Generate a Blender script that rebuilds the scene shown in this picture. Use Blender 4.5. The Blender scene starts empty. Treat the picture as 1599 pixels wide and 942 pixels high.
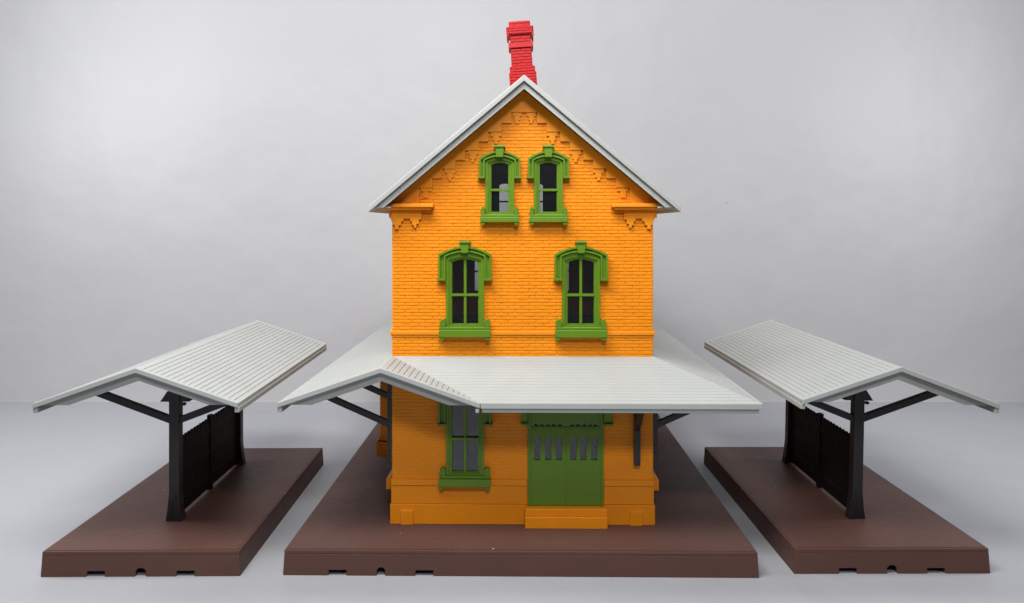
import bpy, bmesh, math, random
from mathutils import Vector, Matrix
random.seed(7)
R = math.radians
sc = bpy.context.scene
col = sc.collection

# ------------------------------------------------------------------ materials
def new_mat(name):
    m = bpy.data.materials.new(name); m.use_nodes = True
    nt = m.node_tree
    return m, nt, nt.nodes['Principled BSDF']

def plastic(name, rgb, rough=0.42, var=0.06, bump=0.02, bump_scale=26.0, spec=0.5, grain=None, flecks=None):
    m, nt, b = new_mat(name)
    N, L = nt.nodes, nt.links
    tc = N.new('ShaderNodeTexCoord')
    nz = N.new('ShaderNodeTexNoise'); nz.inputs['Scale'].default_value = 1.7; nz.inputs['Detail'].default_value = 5
    L.new(tc.outputs['Object'], nz.inputs['Vector'])
    rmp = N.new('ShaderNodeMapRange')
    rmp.inputs['From Min'].default_value = 0.3; rmp.inputs['From Max'].default_value = 0.7
    rmp.inputs['To Min'].default_value = 1 - var; rmp.inputs['To Max'].default_value = 1 + var
    L.new(nz.outputs['Fac'], rmp.inputs['Value'])
    mul = N.new('ShaderNodeVectorMath'); mul.operation = 'SCALE'
    mul.inputs[0].default_value = rgb
    L.new(rmp.outputs['Result'], mul.inputs['Scale'])
    colour = mul.outputs['Vector']
    if flecks:
        vo = N.new('ShaderNodeTexVoronoi'); vo.inputs['Scale'].default_value = flecks
        L.new(tc.outputs['Object'], vo.inputs['Vector'])
        lt = N.new('ShaderNodeMath'); lt.operation = 'LESS_THAN'; lt.inputs[1].default_value = 0.035
        L.new(vo.outputs['Distance'], lt.inputs[0])
        sx = N.new('ShaderNodeSeparateColor'); L.new(vo.outputs['Color'], sx.inputs['Color'])
        gt = N.new('ShaderNodeMath'); gt.operation = 'GREATER_THAN'; gt.inputs[1].default_value = 0.72
        L.new(sx.outputs['Red'], gt.inputs[0])
        an = N.new('ShaderNodeMath'); an.operation = 'MULTIPLY'
        L.new(lt.outputs[0], an.inputs[0]); L.new(gt.outputs[0], an.inputs[1])
        mx = N.new('ShaderNodeMix'); mx.data_type = 'RGBA'
        L.new(an.outputs[0], mx.inputs['Factor']); L.new(colour, mx.inputs['A'])
        mx.inputs['B'].default_value = (0.55, 0.52, 0.5, 1)
        colour = mx.outputs['Result']
    L.new(colour, b.inputs['Base Color'])
    # roughness wobble
    n2 = N.new('ShaderNodeTexNoise'); n2.inputs['Scale'].default_value = 6; n2.inputs['Detail'].default_value = 6
    L.new(tc.outputs['Object'], n2.inputs['Vector'])
    r2 = N.new('ShaderNodeMapRange'); r2.inputs['To Min'].default_value = rough - 0.07; r2.inputs['To Max'].default_value = rough + 0.1
    L.new(n2.outputs['Fac'], r2.inputs['Value']); L.new(r2.outputs['Result'], b.inputs['Roughness'])
    b.inputs['Specular IOR Level'].default_value = spec
    n3 = N.new('ShaderNodeTexNoise'); n3.inputs['Scale'].default_value = bump_scale; n3.inputs['Detail'].default_value = 3
    L.new(tc.outputs['Object'], n3.inputs['Vector'])
    h = n3.outputs['Fac']; dist = bump
    bp = N.new('ShaderNodeBump'); bp.inputs['Strength'].default_value = 0.35; bp.inputs['Distance'].default_value = dist
    L.new(h, bp.inputs['Height'])
    last = bp
    if grain:
        mp = N.new('ShaderNodeMapping'); L.new(tc.outputs['Object'], mp.inputs['Vector'])
        wv = N.new('ShaderNodeTexWave'); wv.wave_type = 'BANDS'; wv.bands_direction = 'Y'; wv.wave_profile = 'SIN'
        wv.inputs['Scale'].default_value = grain; wv.inputs['Distortion'].default_value = 0.15
        wv.inputs['Detail'].default_value = 1
        L.new(mp.outputs['Vector'], wv.inputs['Vector'])
        pw = N.new('ShaderNodeMath'); pw.operation = 'POWER'; pw.inputs[1].default_value = 0.35
        L.new(wv.outputs['Fac'], pw.inputs[0])
        b2 = N.new('ShaderNodeBump'); b2.inputs['Strength'].default_value = 0.55; b2.inputs['Distance'].default_value = 0.012
        L.new(pw.outputs[0], b2.inputs['Height']); L.new(bp.outputs['Normal'], b2.inputs['Normal'])
        last = b2
    L.new(last.outputs['Normal'], b.inputs['Normal'])
    return m

ORANGE = plastic('orange_plastic', (0.745, 0.244, 0.005), 0.46, 0.04, 0.01, 40, spec=0.28)
GREEN = plastic('green_plastic', (0.098, 0.196, 0.008), 0.36, 0.05, 0.005, 40, spec=0.36)
GREY = plastic('grey_plastic', (0.338, 0.354, 0.346), 0.5, 0.03, 0.006, 30)
BLACK = plastic('black_plastic', (0.016, 0.014, 0.016), 0.38, 0.1, 0.006, 30)
BROWN = plastic('brown_plastic', (0.092, 0.045, 0.037), 0.47, 0.05, 0.006, 30, spec=0.22, flecks=2.6)
RED = plastic('red_plastic', (0.40, 0.0115, 0.0155), 0.45, 0.05, 0.006, 30, spec=0.18)
BLACK_SHADED = plastic('shaded_black_plastic', (0.0058, 0.0058, 0.0062), 0.6, 0.1, 0.004, 30, spec=0.2)  # black plastic darkened in its colour for the shade under the shelter roof
BLOCKER = plastic('light_blocker_black', (0.012, 0.012, 0.013), 0.7, 0.05, 0.004, 30)  # near-black for the added cards that block light indoors

def glass_mat():
    m = bpy.data.materials.new('clear_pane'); m.use_nodes = True
    nt = m.node_tree; N, L = nt.nodes, nt.links
    N.remove(N['Principled BSDF'])
    out = N['Material Output']
    tr = N.new('ShaderNodeBsdfTransparent'); tr.inputs['Color'].default_value = (0.86, 0.88, 0.88, 1)
    gl = N.new('ShaderNodeBsdfGlossy'); gl.inputs['Roughness'].default_value = 0.22
    gl.inputs['Color'].default_value = (0.95, 0.97, 1, 1)
    tc = N.new('ShaderNodeTexCoord')
    nz = N.new('ShaderNodeTexNoise'); nz.inputs['Scale'].default_value = 5
    L.new(tc.outputs['Object'], nz.inputs['Vector'])
    bp = N.new('ShaderNodeBump'); bp.inputs['Strength'].default_value = 0.2; bp.inputs['Distance'].default_value = 0.02
    L.new(nz.outputs['Fac'], bp.inputs['Height']); L.new(bp.outputs['Normal'], gl.inputs['Normal'])
    fr = N.new('ShaderNodeFresnel'); fr.inputs['IOR'].default_value = 1.55
    mp = N.new('ShaderNodeMath'); mp.operation = 'MULTIPLY'; mp.inputs[1].default_value = 1.1; mp.use_clamp = True
    L.new(fr.outputs[0], mp.inputs[0])
    mx = N.new('ShaderNodeMixShader')
    L.new(mp.outputs[0], mx.inputs[0]); L.new(tr.outputs[0], mx.inputs[1]); L.new(gl.outputs[0], mx.inputs[2])
    L.new(mx.outputs[0], out.inputs['Surface'])
    return m
GLASS = glass_mat()

def backdrop_mat(name, c0, c1):
    m, nt, b = new_mat(name)
    N, L = nt.nodes, nt.links
    tc = N.new('ShaderNodeTexCoord')
    nz = N.new('ShaderNodeTexNoise'); nz.inputs['Scale'].default_value = 0.16; nz.inputs['Detail'].default_value = 4
    L.new(tc.outputs['Object'], nz.inputs['Vector'])
    rp = N.new('ShaderNodeValToRGB')
    rp.color_ramp.elements[0].position = 0.3; rp.color_ramp.elements[0].color = c0
    rp.color_ramp.elements[1].position = 0.7; rp.color_ramp.elements[1].color = c1
    L.new(nz.outputs['Fac'], rp.inputs['Fac'])
    # sparse small dings
    vo = N.new('ShaderNodeTexVoronoi'); vo.inputs['Scale'].default_value = 0.55
    L.new(tc.outputs['Object'], vo.inputs['Vector'])
    mr = N.new('ShaderNodeMapRange'); mr.interpolation_type = 'SMOOTHSTEP'
    mr.inputs['From Min'].default_value = 0.0; mr.inputs['From Max'].default_value = 0.055
    mr.inputs['To Min'].default_value = 1; mr.inputs['To Max'].default_value = 0
    L.new(vo.outputs['Distance'], mr.inputs['Value'])
    sx = N.new('ShaderNodeSeparateColor'); L.new(vo.outputs['Color'], sx.inputs['Color'])
    gt = N.new('ShaderNodeMath'); gt.operation = 'GREATER_THAN'; gt.inputs[1].default_value = 0.68
    L.new(sx.outputs['Green'], gt.inputs[0])
    an = N.new('ShaderNodeMath'); an.operation = 'MULTIPLY'
    L.new(mr.outputs[0], an.inputs[0]); L.new(gt.outputs[0], an.inputs[1])
    n2 = N.new('ShaderNodeTexNoise'); n2.inputs['Scale'].default_value = 0.5; n2.inputs['Detail'].default_value = 3
    L.new(tc.outputs['Object'], n2.inputs['Vector'])
    b1 = N.new('ShaderNodeBump'); b1.inputs['Strength'].default_value = 0.34; b1.inputs['Distance'].default_value = 0.25
    L.new(n2.outputs['Fac'], b1.inputs['Height'])
    b2 = N.new('ShaderNodeBump'); b2.inputs['Strength'].default_value = 0.85; b2.inputs['Distance'].default_value = 0.03
    L.new(an.outputs[0], b2.inputs['Height']); L.new(b1.outputs['Normal'], b2.inputs['Normal'])
    L.new(b2.outputs['Normal'], b.inputs['Normal'])
    # specks of dirt on the sheet
    v3 = N.new('ShaderNodeTexVoronoi'); v3.inputs['Scale'].default_value = 0.5
    L.new(tc.outputs['Object'], v3.inputs['Vector'])
    lt = N.new('ShaderNodeMath'); lt.operation = 'LESS_THAN'; lt.inputs[1].default_value = 0.018
    L.new(v3.outputs['Distance'], lt.inputs[0])
    mx = N.new('ShaderNodeMix'); mx.data_type = 'RGBA'
    sm = N.new('ShaderNodeMath'); sm.operation = 'MULTIPLY'; sm.inputs[1].default_value = 0.45
    L.new(lt.outputs[0], sm.inputs[0]); L.new(sm.outputs[0], mx.inputs['Factor'])
    L.new(rp.outputs['Color'], mx.inputs['A']); mx.inputs['B'].default_value = (0.2, 0.19, 0.2, 1)
    L.new(mx.outputs['Result'], b.inputs['Base Color'])
    b.inputs['Roughness'].default_value = 0.5
    b.inputs['Specular IOR Level'].default_value = 0.35
    return m
WALL = backdrop_mat('backdrop_card', (0.375, 0.376, 0.391, 1), (0.400, 0.399, 0.412, 1))
FLOOR = backdrop_mat('table_sheet', (0.315, 0.322, 0.352, 1), (0.34, 0.346, 0.372, 1))

# ------------------------------------------------------------------ mesh builder
class MB:
    def __init__(s):
        s.v = []; s.f = []
    def vert(s, p): s.v.append(tuple(p)); return len(s.v) - 1
    def face(s, pts): s.f.append([s.vert(p) for p in pts])
    def box(s, x0, x1, y0, y1, z0, z1):
        i = len(s.v)
        s.v += [(x, y, z) for z in (z0, z1) for y in (y0, y1) for x in (x0, x1)]
        for q in ((0, 2, 3, 1), (4, 5, 7, 6), (0, 1, 5, 4), (2, 6, 7, 3), (0, 4, 6, 2), (1, 3, 7, 5)):
            s.f.append([i + k for k in q])
    def prism(s, poly, d0, d1, axis='y'):
        """poly of (a,b); axis y: a=x b=z extruded along y; axis x: a=y b=z extruded along x."""
        area = sum(poly[k][0] * poly[(k + 1) % len(poly)][1] - poly[(k + 1) % len(poly)][0] * poly[k][1] for k in range(len(poly)))
        if area < 0: poly = poly[::-1]
        n = len(poly); i = len(s.v)
        if axis == 'y':
            s.v += [(a, d0, b) for a, b in poly] + [(a, d1, b) for a, b in poly]
            fl = False
        else:
            s.v += [(d1, a, b) for a, b in poly] + [(d0, a, b) for a, b in poly]
            fl = False
        s.f.append([i + k for k in range(n)])
        s.f.append([i + n + k for k in range(n)][::-1])
        for k in range(n):
            k2 = (k + 1) % n
            s.f.append([i + k, i + n + k, i + n + k2, i + k2])
    def ring(s, inner, outer, d0, d1):
        """closed=False strip between two polylines with equal counts, extruded in y."""
        for k in range(len(inner) - 1):
            a, b, c, d = inner[k], inner[k + 1], outer[k + 1], outer[k]
            s.prism([a, b, c, d], d0, d1)
    def strip(s, inner, outer, d0, d1):
        """one continuous band (no inner seams)."""
        s.prism(list(inner) + list(outer)[::-1], d0, d1)
    def bar(s, p, q, w, h, up=(0, 0, 1)):
        p, q = Vector(p), Vector(q); d = (q - p).normalized()
        side = d.cross(Vector(up)).normalized(); u = side.cross(d).normalized()
        i = len(s.v)
        for c in (p, q):
            for a, b in ((-1, -1), (1, -1), (1, 1), (-1, 1)):
                s.v.append(tuple(c + side * a * w / 2 + u * b * h / 2))
        for q_ in ((0, 1, 2, 3), (7, 6, 5, 4), (0, 4, 5, 1), (1, 5, 6, 2), (2, 6, 7, 3), (3, 7, 4, 0)):
            s.f.append([i + k for k in q_])
    def bricks(s, O, U, N, u0, u1, v0, v1, holes=(), clip=None, course=0.0590, length=0.2350, joint=0.0085, out=0.013, ch=0.007, ph=0):
        """chamfered bricks on a wall plane: O origin, U horizontal unit vector, N outward normal."""
        O, U, N = Vector(O), Vector(U), Vector(N); Z = Vector((0, 0, 1))
        nrow = int(round((v1 - v0) / course))
        course = (v1 - v0) / max(nrow, 1)
        for r in range(nrow):
            a, b = v0 + r * course + joint / 2, v0 + (r + 1) * course - joint / 2
            lo, hi = u0, u1
            if clip:
                lo, hi = clip(b, lo, hi)
                if hi - lo < 0.03: continue
            off = ((r + ph) % 2) * length / 2
            k = math.floor((lo - off) / length)
            x = off + k * length
            while x < hi:
                segs = [(max(x + joint / 2, lo), min(x + length - joint / 2, hi))]
                for (hx0, hx1, hz0, hz1) in holes:
                    if b < hz0 or a > hz1: continue
                    ns = []
                    for (p, q) in segs:
                        if q <= hx0 or p >= hx1: ns.append((p, q)); continue
                        if p < hx0: ns.append((p, hx0))
                        if q > hx1: ns.append((hx1, q))
                    segs = ns
                for (p, q) in segs:
                    if q - p < 0.02: continue
                    j = lambda: random.uniform(-0.0012, 0.0012)
                    oo = out + random.uniform(-0.002, 0.002)
                    i = len(s.v)
                    for (uu, vv, dd) in ((p, a, 0), (q, a, 0), (q, b, 0), (p, b, 0),
                                         (p + ch, a + ch + j(), oo), (q - ch, a + ch + j(), oo), (q - ch, b - ch + j(), oo), (p + ch, b - ch + j(), oo)):
                        s.v.append(tuple(O + U * uu + Z * vv + N * dd))
                    for q_ in ((4, 5, 6, 7), (0, 1, 5, 4), (1, 2, 6, 5), (2, 3, 7, 6), (3, 0, 4, 7)):
                        s.f.append([i + kk for kk in q_])
                x += length
    def transform(s, fn): s.v = [fn(*p) for p in s.v]
    def build(s, name, mat, parent=None, bevel=0.0, seg=2, angle=35, recalc=True):
        me = bpy.data.meshes.new(name)
        me.from_pydata(s.v, [], s.f); me.update()
        bm = bmesh.new(); bm.from_mesh(me)
        if recalc: bmesh.ops.recalc_face_normals(bm, faces=bm.faces)
        big = [f for f in bm.faces if len(f.verts) > 4]
        if big: bmesh.ops.triangulate(bm, faces=big, quad_method='BEAUTY', ngon_method='EAR_CLIP')
        bm.to_mesh(me); bm.free()
        me.materials.append(mat)
        o = bpy.data.objects.new(name, me); col.objects.link(o)
        if parent: o.parent = parent
        if bevel:
            md = o.modifiers.new('soft_edges', 'BEVEL'); md.width = bevel; md.segments = seg
            md.limit_method = 'ANGLE'; md.angle_limit = R(angle); md.harden_normals = False
        return o

def root(name, loc, rz, label, cat, group=None):
    o = bpy.data.objects.new(name, None); col.objects.link(o)
    o.empty_display_size = 0.3
    o.location = loc; o.rotation_euler = (0, 0, R(rz))
    o['label'] = label; o['category'] = cat
    if group: o['group'] = group
    return o

def copy_tree(o, parent=None):
    c = o.copy(); col.objects.link(c); c.parent = parent
    if parent: c.matrix_parent_inverse = o.matrix_parent_inverse.copy()
    for ch in list(o.children): copy_tree(ch, c)
    return c

# ------------------------------------------------------------------ shared shapes
def slope(mb, e0, e1, n, th=0.07, gw=0.016, gd=0.015, first=0.06):
    """A plank-grooved roof slab. e0, e1: the two end edges, each (upper point, lower point)."""
    a0, b0 = Vector(e0[0]), Vector(e0[1]); a1, b1 = Vector(e1[0]), Vector(e1[1])
    ln = max((b0 - a0).length, (b1 - a1).length)
    prof = [(0, 0)]
    for k in range(n):
        t = (k + 1) / (n + 1)
        g = gw / ln / 2
        prof += [(t - g, 0), (t - g * 0.4, -gd), (t + g * 0.4, -gd), (t + g, 0)]
    prof += [(1, 0), (1, -th), (0, -th)]
    A = [a0.lerp(b0, t) + Vector((0, 0, d)) for t, d in prof]
    B = [a1.lerp(b1, t) + Vector((0, 0, d)) for t, d in prof]
    i = len(mb.v); m = len(prof)
    mb.v += [tuple(p) for p in A] + [tuple(p) for p in B]
    for k in range(m):
        k2 = (k + 1) % m
        mb.f.append([i + k, i + k2, i + m + k2, i + m + k])
    mb.f.append([i + k for k in range(m)][::-1]); mb.f.append([i + m + k for k in range(m)])

def chevron(xl, zl, xa, za, xr, zr, top, bot, flat=None):
    """rake board outline between two lines parallel to the roof, optionally cut flat at z=flat."""
    up = [(xl, zl - top), (xa, za - top), (xr, zr - top)]
    if flat is None:
        return up + [(xr, zr - bot), (xa, za - bot), (xl, zl - bot)]
    sl, sr = (za - zl) / (xa - xl), (za - zr) / (xr - xa)
    xcl = xl + (flat - (zl - bot)) / sl; xcr = xr - (flat - (zr - bot)) / sr
    ul = xl + max(0, (flat - (zl - top))) / sl; ur = xr - max(0, (flat - (zr - top))) / sr
    return [(ul, max(zl - top, flat)), (xa, za - top), (ur, max(zr - top, flat)), (xcr, flat), (xa, za - bot), (xcl, flat)]

def notch_outline(x0, x1, h, slots, arches):
    pts = [(x0, h), (x0, 0)]
    items = [('s', c, w, hh) for c, w, hh in slots] + [('a', c, w, hh) for c, w, hh in arches]
    for kind, c, w, hh in sorted(items, key=lambda t: t[1]):
        if kind == 's':
            pts += [(c - w / 2, 0), (c - w / 2, hh), (c + w / 2, hh), (c + w / 2, 0)]
        else:
            r = w / 2; pts.append((c - r, 0))
            for k in range(9):
                a = math.pi - k * math.pi / 8
                pts.append((c + r * math.cos(a), hh - r + r * math.sin(a)))
            pts.append((c + r, 0))
    return pts + [(x1, 0), (x1, h)]

def platform_base(parent, x0, x1, y0, y1, nc, h=0.39):
    mb = MB(); t = 0.07; top = 0.058
    slots = [(nc - 0.68, 0.28, 0.085), (nc + 0.68, 0.28, 0.085)]; arches = [(nc, 0.13, 0.13)]
    o = notch_outline(x0, x1, h - top, slots, arches)
    mb.prism(o, y0, y0 + t); mb.prism(o, y1 - t, y1)
    mb.box(x0, x0 + t, y0 + t, y1 - t, 0, h - top); mb.box(x1 - t, x1, y0 + t, y1 - t, 0, h - top)
    mb.box(x0, x1, y0, y1, h - top + 0.0005, h)
    mb.box(x0 + 0.3, x1 - 0.3, y0 + 0.22, y1 - 0.22, 0.0, h - top)  # solid core added inside so the notches stay dark
    cx, cy = (x0 + x1) / 2, (y0 + y1) / 2
    def draft(x, y, z):
        k = 0.018 * (1 - z / h)
        return (x + math.copysign(k, x - cx), y + math.copysign(k, y - cy), z)
    mb.transform(draft)
    base = mb.build('base', BROWN, parent, bevel=0.010)
    dk = MB(); e = 0.035                       # ribbed deck boards across the platform
    slope(dk, ((x0 + e, y0 + e, h + 0.007), (x0 + e, y1 - e, h + 0.007)), ((x1 - e, y0 + e, h + 0.007), (x1 - e, y1 - e, h + 0.007)),
          int((y1 - y0) / 0.085), th=0.02, gw=0.012, gd=0.0023)
    dk.build('deck', BROWN, parent)
    return base

# ------------------------------------------------------------------ platform shelter
def make_shelter():
    root_o = root('platform_shelter', (0, 0, 0), 0, '', 'platform shelter', 'platform shelters beside the station')
    W, Lb, h = 3.06, 5.55, 0.39
    platform_base(root_o, -W / 2, W / 2, 0, Lb, 0.0)
    ZA, ZE, HW = 3.28, 2.735, 1.57
    yr0, yr1 = -0.15, 5.72
    # roof: two plank slopes with a rake strip
    m = MB()
    for sgn in (-1, 1):
        slope(m, ((0, yr0, ZA), (sgn * HW, yr0, ZE)), ((0, yr1, ZA), (sgn * HW, yr1, ZE)), 17, th=0.06)
    rf = m.build('roof', GREY, root_o)
    for y in (yr0 - 0.035, yr1 - 0.035):
        m = MB(); m.prism(chevron(-HW, ZE, 0, ZA, HW, ZE, -0.008, 0.075), y, y + 0.07)
        m.build('rake_board', GREY, rf, bevel=0.012)
    for y in (yr0 + 0.075, yr1 - 0.135):
        m = MB(); m.prism(chevron(-HW, ZE, 0, ZA, HW, ZE, 0.078, 0.215, ZE - 0.045), y, y + 0.06)
        m.build('fascia', GREY, rf, bevel=0.006)
    for sgn in (-1, 1):
        m = MB()
        xs = sorted((sgn * (HW + 0.012), sgn * (HW - 0.062)))
        m.box(xs[0], xs[1], yr0 - 0.01, yr1 + 0.01, ZE - 0.145, ZE - 0.062)
        m.build('gutter', GREY, rf, bevel=0.012)
    # posts, caps, braces
    for yp in (1.20, 4.30):
        m = MB()
        hw, d = 0.088, 0.17
        prof = [(-0.148, h), (0.148, h), (0.118, h + 0.17), (hw, h + 0.48), (hw, 3.02), (-hw, 3.02), (-hw, h + 0.48), (-0.118, h + 0.17)]
        m.prism(prof, yp, yp + d)
        p = m.build('post', BLACK, root_o, bevel=0.010)
        f = MB()                                                 # sunk slot with a bright lip at the foot
        f.box(-0.035, 0.035, yp - 0.012, yp + 0.01, h + 0.36, h + 0.50)
        f.prism([(-0.115, h + 0.01), (-0.05, h + 0.01), (-0.028, h + 0.34), (-0.062, h + 0.34)], yp - 0.018, yp + 0.01)
        f.build('foot_slot', BLACK, p, bevel=0.006)
        c = MB()
        c.prism([(-0.25, 2.44), (0.25, 2.44), (0.13, 2.62), (-0.13, 2.62)], yp + 0.03, yp + 0.26)
        c.build('post_cap', BLACK, p, bevel=0.004, seg=1)
        k = MB()
        k.bar((0.15, yp + 0.06, 2.425), (0.15, yp + 0.06, 2.37), 0.07, 0.07, up=(0, 1, 0))
        k.build('peg', BLACK, p, bevel=0.02)
        for sgn in (-1, 1):
            b = MB()
            b.bar((sgn * 0.05, yp + 0.085, 2.11), (sgn * 1.40, yp + 0.085, 2.62), 0.11, 0.115)
            b.build('brace', BLACK, root_o, bevel=0.010)
    # picket windscreen between the posts
    m = MB()
    y0, y1, zb, zt = 1.375, 4.295, h + 0.055, 1.74
    n = 22; pt = (y1 - y0) / n
    for k in range(n):
        a = y0 + k * pt
        m.prism([(a + 0.001, zb), (a + pt - 0.001, zb), (a + pt - 0.001, zt - 0.03), (a + pt * 0.70, zt + 0.04), (a + pt * 0.30, zt + 0.04), (a + 0.001, zt - 0.03)], -0.022, 0.022, axis='x')
    for z0, z1 in ((0.60, 0.70), (1.12, 1.19), (1.50, 1.60)):
        m.box(-0.030, 0.030, y0, y1, z0, z1)
    ym = (y0 + y1) / 2
    m.box(-0.038, 0.038, ym - 0.065, ym + 0.065, h, zt + 0.085)
    m.box(-0.05, 0.05, y0, y0 + 0.07, h + 0.03, zt + 0.01)
    m.build('windscreen', BLACK_SHADED, root_o, bevel=0.005, seg=1)
    return root_o

left_shelter = make_shelter()
left_shelter.location = (-5.795, 0.0, 0); left_shelter.rotation_euler.z = R(0.65)
left_shelter['label'] = 'open shelter with grey gable roof and black posts, standing left of the orange station'
right_shelter = copy_tree(left_shelter)
right_shelter.location = (5.98, 0.10, 0); right_shelter.rotation_euler.z = R(0.30)
right_shelter['label'] = 'open shelter with slightly lopsided grey gable roof, standing right of the orange station'
# the second shelter's superstructure leans a touch to the right on its base
for ch in right_shelter.children:
    if not ch.name.startswith('base'):
        P = Vector((0, 0, 0.39))
        if ch.name.startswith('deck'): continue
        if ch.name.startswith('roof'): ch.scale.x = 0.978
        bpy.context.view_layer.update()
        ch.matrix_basis = Matrix.Translation(P) @ Matrix.Rotation(R(1.3), 4, 'Y') @ Matrix.Translation(-P) @ ch.matrix_basis

# ------------------------------------------------------------------ the station
S = 0.010917                                   # model units per photo pixel on the station's front wall
def lx(px): return (px - 816) * S
def lz(py): return 5.49 - (py - 351) * S
st = root('model_station', (0.175, 1.10, 0), -0.76,
          'orange brick model station with green arched windows, grey roofs and red chimney on brown base', 'model building')
H0 = 0.39; HWD = 2.215; DEP = 6.6
platform_base(st, -3.73, 3.66, -1.1, 10.1, lx(0) * 0 - 2.195, h=H0)

# --- windows ------------------------------------------------------
def arc(w, zs, rise, z0, n=14):
    """outline up the left leg, over the arch, down the right leg."""
    pts = [(-w, z0)]
    for k in range(n + 1):
        t = -1 + 2 * k / n
        pts.append((w * t, zs + rise * (1 - t * t)))
    pts.append((w, z0))
    return pts

def make_window(gw, gh, rise, fw, hw, ear, ftop, htop, sill_w, mull, sill_h=0.125):
    """origin: bottom centre of the glass, facing -y. gh = glass height at the spring of the arch."""
    # casing (the part), then hood, keystone, sill, sash and pane as its sub-parts
    m = MB()
    mid = gw + (fw - gw) * 0.45
    zb = -0.05
    m.strip(arc(mid, gh + 0.028, rise + 0.005, zb), arc(fw, ftop[0], ftop[1], zb), -0.075, 0.02)
    m.strip(arc(gw, gh, rise, zb), arc(mid, gh + 0.028, rise + 0.005, zb), -0.048, 0.05)
    m.box(-mid - 0.005, mid + 0.005, -0.066, 0.05, -0.055, 0.0)
    win = m.build('window', GREEN, st, bevel=0.006)
    hd = MB()
    ohs, ohr = htop
    inn = arc(fw + 0.006, ftop[0] + 0.006, ftop[1], ear)
    b_in = arc(fw + 0.034, ftop[0] + 0.034, ftop[1] + 0.003, ear)
    b_out = arc(hw - 0.030, ohs - 0.030, ohr, ear)
    out = arc(hw, ohs, ohr, ear)
    hd.strip(inn, b_in, -0.118, 0.0)
    hd.strip(b_in, b_out, -0.085, 0.0)
    hd.strip(b_out, out, -0.135, 0.0)
    for sgn in (-1, 1):
        a, b = sorted((sgn * (fw + 0.004), sgn * (hw + 0.018)))
        hd.box(a, b, -0.150, 0.0, ear - 0.036, ear)
    hd.build('hood', GREEN, win, bevel=0.008)
    k = MB()
    kz = ohs + ohr
    kb = ftop[0] + ftop[1] - 0.01
    k.prism([(-0.058, kb), (0.058, kb), (0.078, kz + 0.055), (-0.078, kz + 0.055)], -0.165, 0.0)
    k.box(-0.094, 0.094, -0.185, 0.0, kz + 0.055, kz + 0.095)
    k.build('keystone', GREEN, win, bevel=0.008)
    s = MB()
    sw = sill_w
    s.box(-sw, sw, -0.160, 0.0, -0.055 - 0.02 - sill_h, -0.075)
    s.box(-sw + 0.01, sw - 0.01, -0.115, 0.0, -0.075, -0.030)
    for sgn in (-1, 1):
        a, b = sorted((sgn * (fw + 0.004), sgn * (sw - 0.012)))
        s.box(a, b, -0.115, 0.0, -0.030, 0.075)
        cx = (a + b) / 2
        s.bar((cx, -0.118, 0.075), (cx, 0.0, 0.075), (b - a) * 0.62, 0.055)
        fa, fb = sorted((sgn * (sw - 0.005), sgn * (sw - 0.09)))
        zz = -0.075 - sill_h
        s.prism([(fa, zz), (fb, zz), (fb - 0.018, zz - 0.050), (fa + 0.018, zz - 0.050)], -0.145, 0.0)
    s.build('sill', GREEN, win, bevel=0.008)
    sh = MB()
    ri = 0.018
    sh.strip(arc(gw - ri, gh - 0.01, rise - 0.004, 0.0), arc(gw + 0.004, gh + 0.004, rise, 0.0), -0.030, 0.045)
    sh.box(-gw + ri, gw - ri, -0.028, 0.045, 0.0, ri)
    zm = gh * 0.475
    sh.box(-gw + 0.001, gw - 0.001, -0.046, 0.045, zm - 0.02, zm + 0.02)
    if mull:
        sh.box(-0.022, 0.022, -0.034, 0.045, ri, zm - 0.02)
        sh.box(-0.022, 0.022, -0.034, 0.045, zm + 0.02, gh + rise - 0.012)
    sh.build('sash', GREEN, win, bevel=0.005)
    g = MB()
    g.prism(arc(gw + 0.012, gh + 0.006, rise, -0.01), 0.012, 0.020)
    g.build('pane', GLASS, win)
    return win

def place(src, x, y, z, rz, first=False):
    o = src if first else copy_tree(src, st)
    o.location = (x, y, z); o.rotation_euler = (0, 0, R(rz))
    return o

# second-storey pair (glass bottom at photo row 507)
Z2 = lz(507)
up_win = make_window(gw=22 * S, gh=98 * S, rise=5 * S, fw=29.4 * S, hw=41 * S, ear=lz(434) - Z2,
                     ftop=(lz(401) - Z2, 7 * S), htop=(lz(397) - Z2, 12 * S), sill_w=40 * S, mull=True)
ZA_ = lz(332.5)
at_win = make_window(gw=14.8 * S, gh=75 * S, rise=4 * S, fw=22.4 * S, hw=31.8 * S, ear=lz(276) - ZA_,
                     ftop=(lz(252) - ZA_, 6 * S), htop=(lz(248) - ZA_, 11 * S), sill_w=30 * S, mull=False, sill_h=0.085)
ZG = lz(738)
gr_win = make_window(gw=22 * S, gh=112 * S, rise=5 * S, fw=29.4 * S, hw=41 * S, ear=lz(659) - ZG,
                     ftop=(lz(619) - ZG, 7 * S), htop=(lz(615) - ZG, 12 * S), sill_w=40 * S, mull=True)
XU = (lx(727), lx(907)); XA = (lx(781), lx(856.5))
WF = -0.004
place(up_win, XU[0], WF, Z2, 0, True); place(up_win, XU[1], WF, Z2, 0)
place(at_win, XA[0], WF, ZA_, 0, True); place(at_win, XA[1], WF, ZA_, 0)
place(gr_win, lx(727), WF, ZG, 0, True)
for x in XU: place(up_win, -x, DEP - WF, Z2, 180)
for x in XA: place(at_win, -x, DEP - WF, ZA_, 180)
SIDEY = (1.42, 3.3, 5.2)
for y in SIDEY:
    place(up_win, -HWD + WF, y, Z2, -90)
    place(up_win, HWD - WF, y, Z2, 90)

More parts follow.
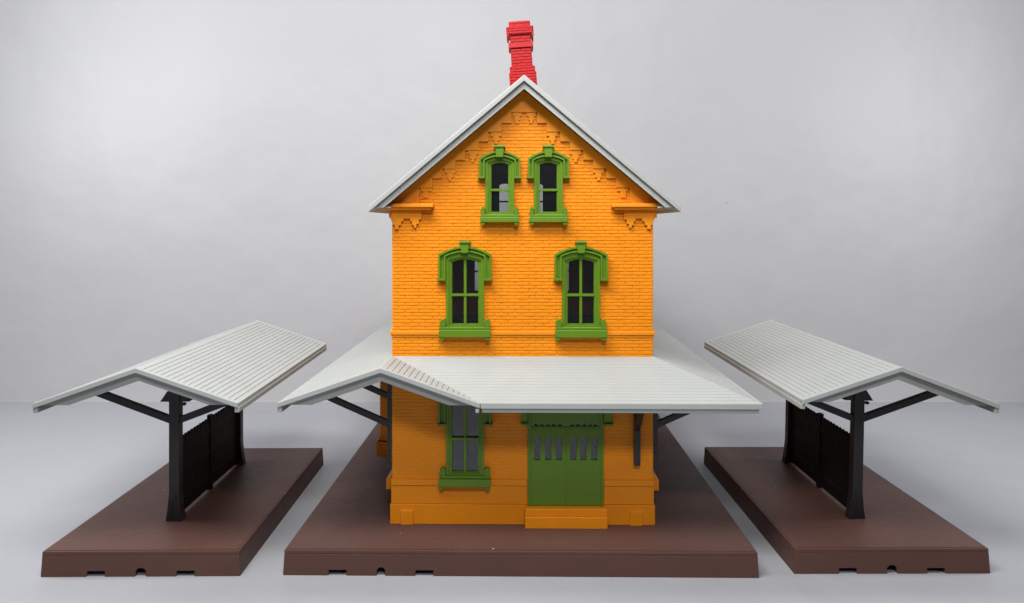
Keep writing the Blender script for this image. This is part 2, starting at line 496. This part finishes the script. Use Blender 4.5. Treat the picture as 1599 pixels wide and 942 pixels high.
# --- walls ---------------------------------------------------------
ZEAVE = 5.80                        # where the wall meets the eaves
APEX = 7.80; SLP = 0.842            # underside of the gable roof at the wall
def gable_half(z): return (APEX - z) / SLP
def clip_poly(poly, a, b, c):       # keep a*x+b*z<=c
    out = []
    for k in range(len(poly)):
        p, q = poly[k], poly[(k + 1) % len(poly)]
        dp, dq = a * p[0] + b * p[1] - c, a * q[0] + b * q[1] - c
        if dp <= 0: out.append(p)
        if dp * dq < 0:
            t = dp / (dp - dq); out.append((p[0] + (q[0] - p[0]) * t, p[1] + (q[1] - p[1]) * t))
    return out

def opening(cx, zb, gw, gh): return (cx - gw - 0.02, cx + gw + 0.02, zb - 0.02, zb + gh)
OP_U = [opening(x, Z2, 22 * S, 104 * S) for x in XU]
OP_A = [opening(x, ZA_, 14.8 * S, 80 * S) for x in XA]
OP_G = [opening(lx(727), ZG, 22 * S, 118 * S)]
DX0, DX1, DZ0, DZ1 = lx(824.5), lx(942.5), lz(788.5), lz(597)
OP_D = [(DX0 + 0.03, DX1 - 0.03, DZ0, DZ1 - 0.02)]
front_ops = OP_U + OP_A + OP_G + OP_D
back_ops = [(-b, -a, c, d) for a, b, c, d in OP_U + OP_A]

def holed_wall(mb, ops, y0, y1):
    xs = sorted({-HWD, HWD} | {o[0] for o in ops} | {o[1] for o in ops})
    zs = sorted({H0, ZEAVE, APEX} | {o[2] for o in ops} | {o[3] for o in ops})
    for i in range(len(xs) - 1):
        for j in range(len(zs) - 1):
            cx, cz = (xs[i] + xs[i + 1]) / 2, (zs[j] + zs[j + 1]) / 2
            if any(o[0] < cx < o[1] and o[2] < cz < o[3] for o in ops): continue
            p = [(xs[i], zs[j]), (xs[i + 1], zs[j]), (xs[i + 1], zs[j + 1]), (xs[i], zs[j + 1])]
            p = clip_poly(p, SLP, 1, APEX); p = clip_poly(p, -SLP, 1, APEX) if len(p) > 2 else p
            if len(p) > 2: mb.prism(p, y0, y1)

w = MB()
T = 0.09
holed_wall(w, front_ops, 0.0, T)
holed_wall(w, back_ops, DEP - T, DEP)
side_ops = [(y - 22 * S - 0.02, y + 22 * S + 0.02, Z2 - 0.02, Z2 + 104 * S) for y in SIDEY]
for sgn in (-1, 1):
    ys = sorted({T, DEP - T} | {o[0] for o in side_ops} | {o[1] for o in side_ops})
    zs = sorted({H0, ZEAVE} | {o[2] for o in side_ops} | {o[3] for o in side_ops})
    for i in range(len(ys) - 1):
        for j in range(len(zs) - 1):
            cy, cz = (ys[i] + ys[i + 1]) / 2, (zs[j] + zs[j + 1]) / 2
            if any(o[0] < cy < o[1] and o[2] < cz < o[3] for o in side_ops): continue
            a, b = sorted((sgn * HWD, sgn * (HWD - T)))
            w.box(a, b, ys[i], ys[i + 1], zs[j], zs[j + 1])
def grow(ops, g): return [(a - g, b + g, c - g, d + g * 0.3) for a, b, c, d in ops]
def gclip(z, lo, hi):
    if z <= ZEAVE: return lo, hi
    g = gable_half(z); return max(lo, -g), min(hi, g)
w.bricks((0, 0, 0), (1, 0, 0), (0, -1, 0), -HWD, HWD, 3.105, 7.62, grow(front_ops, 0.02), gclip, joint=0.0075, out=0.0105)
w.bricks((0, 0, 0), (1, 0, 0), (0, -1, 0), -HWD, HWD, H0, 3.105, grow(front_ops, 0.02), gclip, joint=0.004, out=0.004, ch=0.004)
w.bricks((0, DEP, 0), (-1, 0, 0), (0, 1, 0), -HWD, HWD, 3.2, 7.62, grow([(-b, -a, c, d) for a, b, c, d in back_ops], 0.02), gclip)
for sgn in (-1, 1):
    w.bricks((sgn * HWD, 0, 0), (0, -sgn, 0), (sgn, 0, 0), *((0, DEP) if sgn < 0 else (-DEP, 0)), H0, ZEAVE,
             [(-sgn * o[0], -sgn * o[1], o[2], o[3]) if sgn < 0 else (-o[1], -o[0], o[2], o[3]) for o in grow(side_ops, 0.02)], None, ph=1)
wall = w.build('wall', ORANGE, st, recalc=True)

# dark cards added between and across the storeys to keep the interior unlit
m = MB()
m.box(-HWD + T + 0.01, HWD - T - 0.01, T + 0.01, DEP - T - 0.01, 3.16, 3.19)
m.box(-HWD + T + 0.01, HWD - T - 0.01, T + 0.01, DEP - T - 0.01, 5.42, 5.45)
m.box(-HWD + T + 0.01, HWD - T - 0.01, 1.9, 1.93, H0, 3.15)
m.box(-HWD + T + 0.004, -HWD + T + 0.010, T + 0.01, DEP - T - 0.01, 5.46, 5.78)
m.build('light_blocker', BLOCKER, st)

# --- mouldings -----------------------------------------------------
m = MB()
e = 0.035
for (z0, z1, g) in ((lz(523), lz(517), 0.042), (lz(527), lz(523.3), 0.024)):      # belt course
    m.box(-HWD - g, HWD + g, -g, 0.0, z0, z1)
    for sgn in (-1, 1):
        a, b = sorted((sgn * (HWD + g), sgn * HWD)); m.box(a, b, 0.0, DEP, z0, z1)
m.build('belt_course', ORANGE, st, bevel=0.010)
m = MB()
def front_band(x0, x1, z0, z1, g): m.box(x0, x1, -g, 0.0, z0, z1)
SX0, SX1 = lx(820), lx(947)
for (xa, xb) in ((-HWD - 0.022, DX0 - 0.012), (DX1 + 0.012, HWD + 0.022)):
    front_band(xa, xb, lz(758), lz(749), 0.036)
    front_band(xa, xb, lz(787), lz(758.4), 0.018)
for (xa, xb) in ((-HWD - 0.038, SX0 + 0.02), (SX1 - 0.02, HWD + 0.038)):
    front_band(xa, xb, H0 + 0.001, lz(787.4), 0.036)
for sgn in (-1, 1):
    a, b = sorted((sgn * (HWD + 0.038), sgn * HWD)); m.box(a, b, 0.0, DEP, H0 + 0.001, lz(787.4))
    a, b = sorted((sgn * (HWD + 0.018), sgn * HWD)); m.box(a, b, 0.0, DEP, lz(787), lz(749))
m.build('plinth', ORANGE, st, bevel=0.008)
for (a, b) in ((lx(626.5), lx(646)), (lx(983), lx(1002))):
    m = MB(); m.box(a, b, -0.075, -0.02, H0 + 0.002, lz(796)); m.build('buttress', ORANGE, st, bevel=0.008)
# sloped ledges on the side walls
for sgn in (-1, 1):
    m = MB()
    g = 0.185
    for (y0, y1) in ((0.42, 2.35), (2.9, 6.2)):
        i0 = [(sgn * HWD, 0.82), (sgn * (HWD + g), 0.82), (sgn * (HWD + g), 1.0), (sgn * HWD, 1.20)]
        m.prism(i0, y0, y1)
    m.build('ledge', ORANGE, st, bevel=0.008)

# --- gable corbel frieze ---------------------------------------------
AX = 819
def pendant(x, yt, wd):            # a stepped pendant hanging below yt
    return [(x, yt), (x + wd * 0.12, yt), (x + wd * 0.12, yt + 6), (x + wd * 0.30, yt + 6), (x + wd * 0.30, yt + 13),
            (x + wd * 0.42, yt + 13), (x + wd * 0.42, yt + 18), (x + wd * 0.66, yt + 18), (x + wd * 0.66, yt + 13),
            (x + wd * 0.80, yt + 13), (x + wd * 0.80, yt + 6), (x + wd, yt + 6), (x + wd, yt)]
def frieze_half():
    """stepped lower edge on the left half, in photo pixels, from the shelf up to the centre; and its pendants."""
    pts = [(655, 318.5), (655, 293.5)]; pend = [[(657.5, 294), (657.5, 299), (661, 299), (661, 309), (669, 309), (669, 299), (675, 299), (675, 294)]]
    x, y = 676.0, 279.0
    pts += [(676, 293.5)]
    for k in range(4):
        xx, yy = x + 36 * k, y - 28.7 * k
        pts += [(xx, yy), (xx + 15, yy)]
        if k < 3:
            pts += [(xx + 15, yy - 15), (xx + 36, yy - 15)]
            pend.append(pendant(xx + 16.5, yy - 14.5, 19.5))
    xx, yy = x + 36 * 3 + 15, y - 28.7 * 3 - 17
    pts += [(xx, yy), (AX, yy)]
    c = yy + 0.5
    pend.append([(xx + 2, c), (xx + 2, c + 6), (xx + 5, c + 6), (xx + 5, c + 13), (xx + 7, c + 13), (xx + 7, c + 17), (xx + 11, c + 17),
                 (xx + 11, c + 12), (xx + 13, c + 12), (xx + 13, c + 6), (xx + 16, c + 6), (xx + 16, c)])
    return pts, pend
for side in (0, 1):
    h, pend = frieze_half()
    mirr = (lambda pp: [(2 * lx(AX) - a, b) for a, b in pp]) if side else (lambda pp: pp)
    zt = APEX - 0.03
    pp = [(lx(a), lz(b)) for a, b in h] + [(lx(AX), zt), (lx(AX) - (zt - lz(318.5)) / SLP, lz(318.5))]
    f = MB(); f.prism(mirr(pp), -0.050, -0.001)
    fo = f.build('frieze', ORANGE, st, bevel=0.004, seg=1)
    for q in pend:
        f = MB(); f.prism(mirr([(lx(a), lz(b)) for a, b in q]), -0.034, -0.001)
        f.build('pendant', ORANGE, fo, bevel=0.003, seg=1)
# cornice returns with corbels under each eave
for side in (0, 1):
    mir = (lambda a: lx(a)) if not side else (lambda a: 2 * lx(816.5) - lx(a))
    f = MB()
    a, b = sorted((mir(594), mir(679)))
    f.box(a, b, -0.21, 0.0, lz(324.5), lz(318.4))
    a2, b2 = sorted((mir(597), mir(675)))
    f.box(a2, b2, -0.17, 0.0, lz(328), lz(324.6))
    cr = f.build('cornice_return', ORANGE, st, bevel=0.016, seg=3)
    f = MB()
    pl = [(608.3, 328.2), (608.3, 341), (612, 341), (612, 345), (614, 345), (614, 352), (617.5, 352), (617.5, 358), (623, 358), (623, 352), (627, 352), (627, 346),
          (631, 346), (631, 341.5), (641, 341.5), (641, 346), (644, 346), (644, 352), (647, 352), (647, 356), (651, 356), (651, 350), (655, 350), (655, 343), (659, 343), (659, 328.2)]
    f.prism([(mir(a), lz(b)) for a, b in pl], -0.058, -0.001)
    f.build('corbel', ORANGE, cr, bevel=0.005, seg=1)
    f = MB()                         # the same cornice running back along the side wall
    sg = -1 if not side else 1
    for (z0, z1, g) in ((lz(341), lz(328.3), 0.060), (lz(345), lz(341.2), 0.030)):
        a, b = sorted((sg * (HWD + g), sg * HWD)); f.box(a, b, 0.002, DEP, z0, z1)
    f.build('side_cornice', ORANGE, st, bevel=0.006)

# --- upper roof ------------------------------------------------------
AXL = lx(AX) - 0.001; RA, RE, RHW = 7.957, 5.784, 2.577
ru0, ru1 = -0.40, DEP + 0.40
m = MB()
for sgn in (-1, 1):
    slope(m, ((AXL, ru0, RA), (AXL + sgn * RHW, ru0, RE)), ((AXL, ru1, RA), (AXL + sgn * RHW, ru1, RE)), 30, th=0.085)
roof = m.build('roof', GREY, st)
for y in (ru0 - 0.03, ru1 - 0.03):
    m = MB(); m.prism(chevron(AXL - RHW, RE, AXL, RA, AXL + RHW, RE, -0.010, 0.095), y, y + 0.06)
    m.build('rake_board', GREY, roof, bevel=0.012)
for y in (ru0 + 0.035, ru1 - 0.095):
    m = MB(); m.prism(chevron(AXL - RHW, RE, AXL, RA, AXL + RHW, RE, 0.098, 0.215, RE - 0.012), y, y + 0.06)
    m.build('fascia', GREY, roof, bevel=0.006)
for sgn in (-1, 1):
    m = MB()
    a, b = sorted((AXL + sgn * RHW * 0.995, AXL + sgn * (HWD + 0.01)))
    m.box(a, b, ru0 + 0.10, ru1 - 0.10, RE - 0.018, RE + 0.012)
    m.build('soffit', GREY, roof)

# --- chimney -----------------------------------------------------------
c = MB()
CY, CS = 3.3, 0.01367
def cbox(wpx, y_lo, y_hi, dp=None, brick=True):
    wd = wpx * CS / 2; dd = (dp or wpx) * CS / 2
    z0, z1 = (130 - y_lo) * CS, (130 - y_hi) * CS
    c.box(-wd, wd, -dd, dd, z0, z1)
    if brick:
        for (O, U, Nn, hw_) in (((0, -dd, 0), (1, 0, 0), (0, -1, 0), wd), ((0, dd, 0), (-1, 0, 0), (0, 1, 0), wd),
                                ((-wd, 0, 0), (0, -1, 0), (-1, 0, 0), dd), ((wd, 0, 0), (0, 1, 0), (1, 0, 0), dd)):
            c.bricks(O, U, Nn, -hw_, hw_, z0, z1, course=0.062, length=0.22, joint=0.012, out=0.017, ch=0.010, ph=1)
cbox(39.5, 165, 116)
cbox(36.5, 116, 107)
cbox(30, 107, 46)
cbox(38, 78, 70.5, brick=False)
cbox(39.5, 57.5, 46)
cbox(30.5, 46, 36.8)
for sx in (-1, 1):
    for sy in (-1, 1):
        c.box(*sorted((sx * 21 * CS, sx * 18 * CS)), *sorted((sy * 21 * CS, sy * 18 * CS)), (130 - 61) * CS, (130 - 57) * CS)
ch = c.build('chimney', RED, roof, bevel=0.008, seg=1)
ch.location = (lx(816) + 0.02, CY, 5.49 + (351 - 130) * CS)
ch.rotation_euler = (0, R(-3.8), 0)

# --- canopy round the ground floor -----------------------------------------
CR, CE = 3.25, 2.70                    # top of slope at the wall, at the eave
LE, RE_, FY, BY = -3.83, 3.72, -1.10, 10.15
VX = -0.66
m = MB()
slope(m, ((-HWD, FY, CR), (LE, FY, CE)), ((-HWD, DEP, CR), (LE, DEP, CE)), 17, th=0.06, gw=0.010, gd=0.005)                 # left
zr = CR + 0.34 * HWD
slope(m, ((0, DEP, zr), (LE, DEP, CE)), ((0, BY, zr), (LE, BY, CE)), 40, th=0.06)                        # left, behind the tower
slope(m, ((0, DEP, zr), (RE_, DEP, CE)), ((0, BY, zr), (RE_, BY, CE)), 40, th=0.06)
slope(m, ((HWD, 0, CR), (RE_, FY, CE)), ((HWD, DEP, CR), (RE_, DEP, CE)), 17, th=0.06, gw=0.010, gd=0.005)                   # right, hipped to the front
slope(m, ((-HWD, 0, CR), (VX, FY, CE)), ((HWD, 0, CR), (RE_, FY, CE)), 15, th=0.06, gw=0.014, gd=0.006)  # front
slope(m, ((-HWD, FY, CR + 0.001), (VX, FY, CE + 0.001)), ((-HWD, 0, CR + 0.001), (VX, FY + 0.002, CE + 0.001)), 17, th=0.06)  # front gable
can = m.build('canopy_roof', GREY, st)
m = MB()
xl, xr = LE, VX
m.prism(chevron(xl, CE, -HWD, CR, xr, CE, -0.008, 0.078), FY - 0.045, FY + 0.025)
m.build('rake_board', GREY, can, bevel=0.012)
m = MB()
m.prism(chevron(xl, CE, -HWD, CR, xr, CE, 0.08, 0.225, CE - 0.05), FY + 0.06, FY + 0.12)
m.build('fascia', GREY, can, bevel=0.006)
m = MB(); m.box(LE - 0.012, LE + 0.07, FY - 0.02, BY, CE - 0.15, CE - 0.062); m.build('gutter', GREY, can, bevel=0.012)
m = MB(); m.box(VX - 0.07, VX - 0.012, FY - 0.03, FY + 0.3, CE - 0.15, CE - 0.080); m.build('gutter', GREY, can, bevel=0.012)
m = MB(); m.box(VX + 0.012, RE_ + 0.02, FY - 0.03, FY + 0.05, CE - 0.085, CE + 0.010)
m.box(RE_ - 0.05, RE_ + 0.02, FY + 0.0505, BY, CE - 0.085, CE + 0.010)
m.box(VX + 0.03, RE_ - 0.03, FY + 0.0, FY + 0.08, CE - 0.150, CE - 0.0855); m.build('gutter', GREY, can, bevel=0.010)

# rear single-storey wing under the canopy
m = MB()
m.box(-HWD, HWD, DEP + 0.004, 9.2, H0, 3.15)
m.bricks((-HWD, 0, 0), (0, -1, 0), (-1, 0, 0), -9.2, -DEP, H0, 3.1)
m.bricks((HWD, 0, 0), (0, 1, 0), (1, 0, 0), DEP, 9.2, H0, 3.1)
m.build('rear_wing', ORANGE, st)

# ticket bay on the track side
m = MB()
bx, by0, by1 = -HWD - 0.62, 2.0, 4.3
m.prism([(-HWD, by0 - 0.02), (bx, by0 + 0.18), (bx, by1 - 0.18), (-HWD, by1 + 0.02)], 0, 1)
m.transform(lambda x, y, z: (x, z, 1.18 + y * 1.62))
m2 = MB()
m2.prism([(-HWD, by0 - 0.06), (bx - 0.05, by0 + 0.12), (bx - 0.05, by1 - 0.12), (-HWD, by1 + 0.06)], 0, 1)
m2.transform(lambda x, y, z: (x, z, 0.88 + y * 0.30))
i = len(m.v); m.v += m2.v; m.f += [[k + i for k in f] for f in m2.f]
m.bricks((0, 0, 0), (0, -1, 0), (-1, 0, 0), 0, 0.01, 0, 0.05)
bay = m.build('bay', ORANGE, st, bevel=0.01)
m = MB()
for k in range(5):
    z = 0.92 + k * 0.055
    m.prism([(-HWD, by0 - 0.068), (bx - 0.058, by0 + 0.112), (bx - 0.058, by1 - 0.112), (-HWD, by1 + 0.068)], 0, 1)
    n = len(m.v) - 8
    for q in range(n, len(m.v)):
        x, y, zz = m.v[q]; m.v[q] = (x, zz, z + y * 0.040)
m.build('brick_skirt', ORANGE, bay, bevel=0.004, seg=1)

# canopy brackets
def bracket(pos, outv, reach=1.30, rise=0.42):
    p = Vector(pos); o = Vector(outv); s_ = Vector((-o.y, o.x, 0))
    m = MB()
    m.bar(p + o * 0.05 + Vector((0, 0, 1.42)), p + o * 0.05 + Vector((0, 0, 2.98)), 0.105, 0.10, up=tuple(o))
    b = m.build('bracket', BLACK, st, bevel=0.008)
    m = MB()
    m.bar(p + o * 0.06 + Vector((0, 0, 2.04)), p + o * reach + Vector((0, 0, 2.04 + rise * reach)), 0.085, 0.105)
    m.build('brace', BLACK, b, bevel=0.008)
for y in (0.16, 1.75, 4.7, 6.3): bracket((-HWD - 0.012, y, 0), (-1, 0, 0), 1.32)
for y in (0.16, 1.75, 4.7, 6.3): bracket((HWD + 0.012, y, 0), (1, 0, 0), 1.2)
bracket((lx(994), -0.012, 0), (0, -1, 0), 0.85, 0.85)

# --- freight door --------------------------------------------------------
def plate(mb, x0, x1, z0, z1, holes, y0, y1):
    xs = sorted({x0, x1} | {h[0] for h in holes} | {h[1] for h in holes}); zs = sorted({z0, z1} | {h[2] for h in holes} | {h[3] for h in holes})
    for j in range(len(zs) - 1):
        run = None
        for i in range(len(xs) - 1):
            cx, cz = (xs[i] + xs[i + 1]) / 2, (zs[j] + zs[j + 1]) / 2
            hol = any(h[0] < cx < h[1] and h[2] < cz < h[3] for h in holes)
            if not hol and run is None: run = xs[i]
            if (hol or i == len(xs) - 2) and run is not None:
                mb.box(run, xs[i] if hol else xs[i + 1], y0, y1, zs[j], zs[j + 1]); run = None
def zx(v): return lx(800 + v / 4.282)
holes = []
for a in (148, 220, 290, 388, 455, 527): holes.append((zx(a), zx(a + 42), lz(718), lz(682)))
for b in (148, 387):
    for k in range(5):
        a = b + k * 39; holes.append((zx(a), zx(a + 28), lz(664.6), lz(660.4)))
xm = (zx(332) + zx(388)) / 2
d_ = MB()
d_.box(DX0, DX0 + 0.06, -0.046, 0.05, DZ0, DZ1 - 0.1); d_.box(DX1 - 0.06, DX1, -0.046, 0.05, DZ0, DZ1 - 0.1)
d_.box(DX0 + 0.06, DX1 - 0.06, -0.042, 0.05, lz(669), lz(665.8))
door = d_.build('door', GREEN, st, bevel=0.008)
for (a, b) in ((DX0 + 0.0605, xm - 0.0012), (xm + 0.0012, DX1 - 0.0605)):
    m = MB(); hs = [h for h in holes if a < h[0] < b and h[3] < lz(669)]
    plate(m, a, b, DZ0, lz(669.2), hs, -0.035, 0.045)
    m.build('door_leaf', GREEN, door)
m = MB(); hs = [h for h in holes if h[3] > lz(668)]
plate(m, DX0 + 0.0605, DX1 - 0.0605, lz(665.6), DZ1 - 0.1, [(h[0], h[1], h[2] - 0.0, h[3]) for h in hs], -0.03, 0.045)
m.build('transom', GREEN, door)
m = MB(); m.box(DX0 + 0.05, DX1 - 0.05, 0.006, 0.014, lz(722), DZ1 - 0.12); m.build('pane', GLASS, door)
m = MB()
hx0, hx1 = lx(815.5), lx(955.5)
m.box(hx0, DX0 - 0.002, -0.10, 0.0, lz(658), DZ1 + 0.02); m.box(DX1 + 0.002, hx1, -0.10, 0.0, lz(658), DZ1 + 0.02)
m.box(hx0, hx1, -0.10, 0.05, DZ1 - 0.099, DZ1 + 0.06)
m.box(hx0 - 0.015, DX0 - 0.002, -0.14, 0.0, lz(662), lz(658)); m.box(DX1 + 0.002, hx1 + 0.015, -0.14, 0.0, lz(662), lz(658))
m.build('hood', GREEN, door, bevel=0.008)
# steps up to the door
m = MB()
m.box(SX0 - 0.0, SX1 + 0.0, -0.215, -0.0, H0 + 0.001, H0 + 0.195)
m.box(SX0 + 0.004, SX1 - 0.004, -0.185, -0.0, H0 + 0.1955, lz(789))
m.build('step', ORANGE, st, bevel=0.010)

# ------------------------------------------------------------------ table sheet and backdrop card
YB, WID = 11.72, 32
def sheet(name, prof, mat, label):
    bm = bmesh.new(); xs = [-WID, -10, 0, 10, WID]
    grid = [[bm.verts.new((x, y, z)) for x in xs] for y, z in prof]
    for i in range(len(prof) - 1):
        for j in range(len(xs) - 1):
            f = bm.faces.new((grid[i][j], grid[i][j + 1], grid[i + 1][j + 1], grid[i + 1][j])); f.smooth = True
    me = bpy.data.meshes.new(name); bm.to_mesh(me); bm.free(); me.materials.append(mat)
    o = bpy.data.objects.new(name, me); col.objects.link(o); o['kind'] = 'structure'; o['label'] = label
    return o
sheet('floor', [(-30.0, 0.0), (-12.0, 0.0), (0.0, 0.0), (YB + 0.5, 0.0)], FLOOR, 'smooth bluish grey table surface under the models')
sheet('wall', [(YB, 0.003), (YB + 0.03, 0.10), (YB + 0.10, 2.0), (YB + 0.2, 6.0), (YB + 0.45, 28.0)], WALL, 'pale grey backdrop card standing behind the models')

# ------------------------------------------------------------------ light
def area(name, loc, target, sx, sy, power, colr):
    l = bpy.data.lights.new(name, 'AREA'); l.shape = 'RECTANGLE'; l.size = sx; l.size_y = sy; l.energy = power; l.color = colr
    o = bpy.data.objects.new(name, l); col.objects.link(o); o.location = loc
    o.rotation_euler = (Vector(target) - Vector(loc)).to_track_quat('-Z', 'Y').to_euler()
    return o
area('softbox_overhead', (-3.4, -5.0, 15.5), (-0.5, 3.0, 1.5), 12, 4, 3250, (1.0, 0.985, 0.955))
area('ceiling_lamp_front', (1.5, -17.0, 16.5), (0.5, 6, 4.0), 5, 2.5, 1780, (1.0, 0.98, 0.95))
area('backdrop_fill', (-1.5, 4.0, 21.5), (-1.0, 12.5, 3.5), 42, 2.5, 1900, (1.0, 0.985, 1.0))  # added fill, brightens the backdrop card
area('side_fill', (-16.0, 2.5, 11.0), (-3, 10.5, 3.0), 3, 6, 1250, (0.97, 0.985, 1.0))  # added fill for the backdrop's left side and the left canopy slope
area('side_fill', (16.0, 2.5, 10.0), (2, 12.0, 3.0), 3, 6, 950, (0.97, 0.985, 1.0))  # added fill for the backdrop's right side

wd = bpy.data.worlds.new('World'); sc.world = wd; wd.use_nodes = True
bg = wd.node_tree.nodes['Background']
bg.inputs['Color'].default_value = (0.86, 0.92, 1.0, 1); bg.inputs['Strength'].default_value = 0.09

# ------------------------------------------------------------------ camera
cam = bpy.data.cameras.new('camera'); co = bpy.data.objects.new('camera', cam); col.objects.link(co)
co.location = (0, -12.0, 5.49); co.rotation_euler = (R(90), 0, 0)
cam.sensor_width = 36; cam.lens = 36 * 1200 / 1599; cam.shift_y = -120 / 1599
cam.clip_start = 0.1; cam.clip_end = 200
sc.camera = co
sc.view_settings.view_transform = 'Standard'; sc.view_settings.look = 'None'
sc.view_settings.exposure = 0; sc.view_settings.gamma = 1
sc.cycles.max_bounces = 10; sc.cycles.transparent_max_bounces = 12
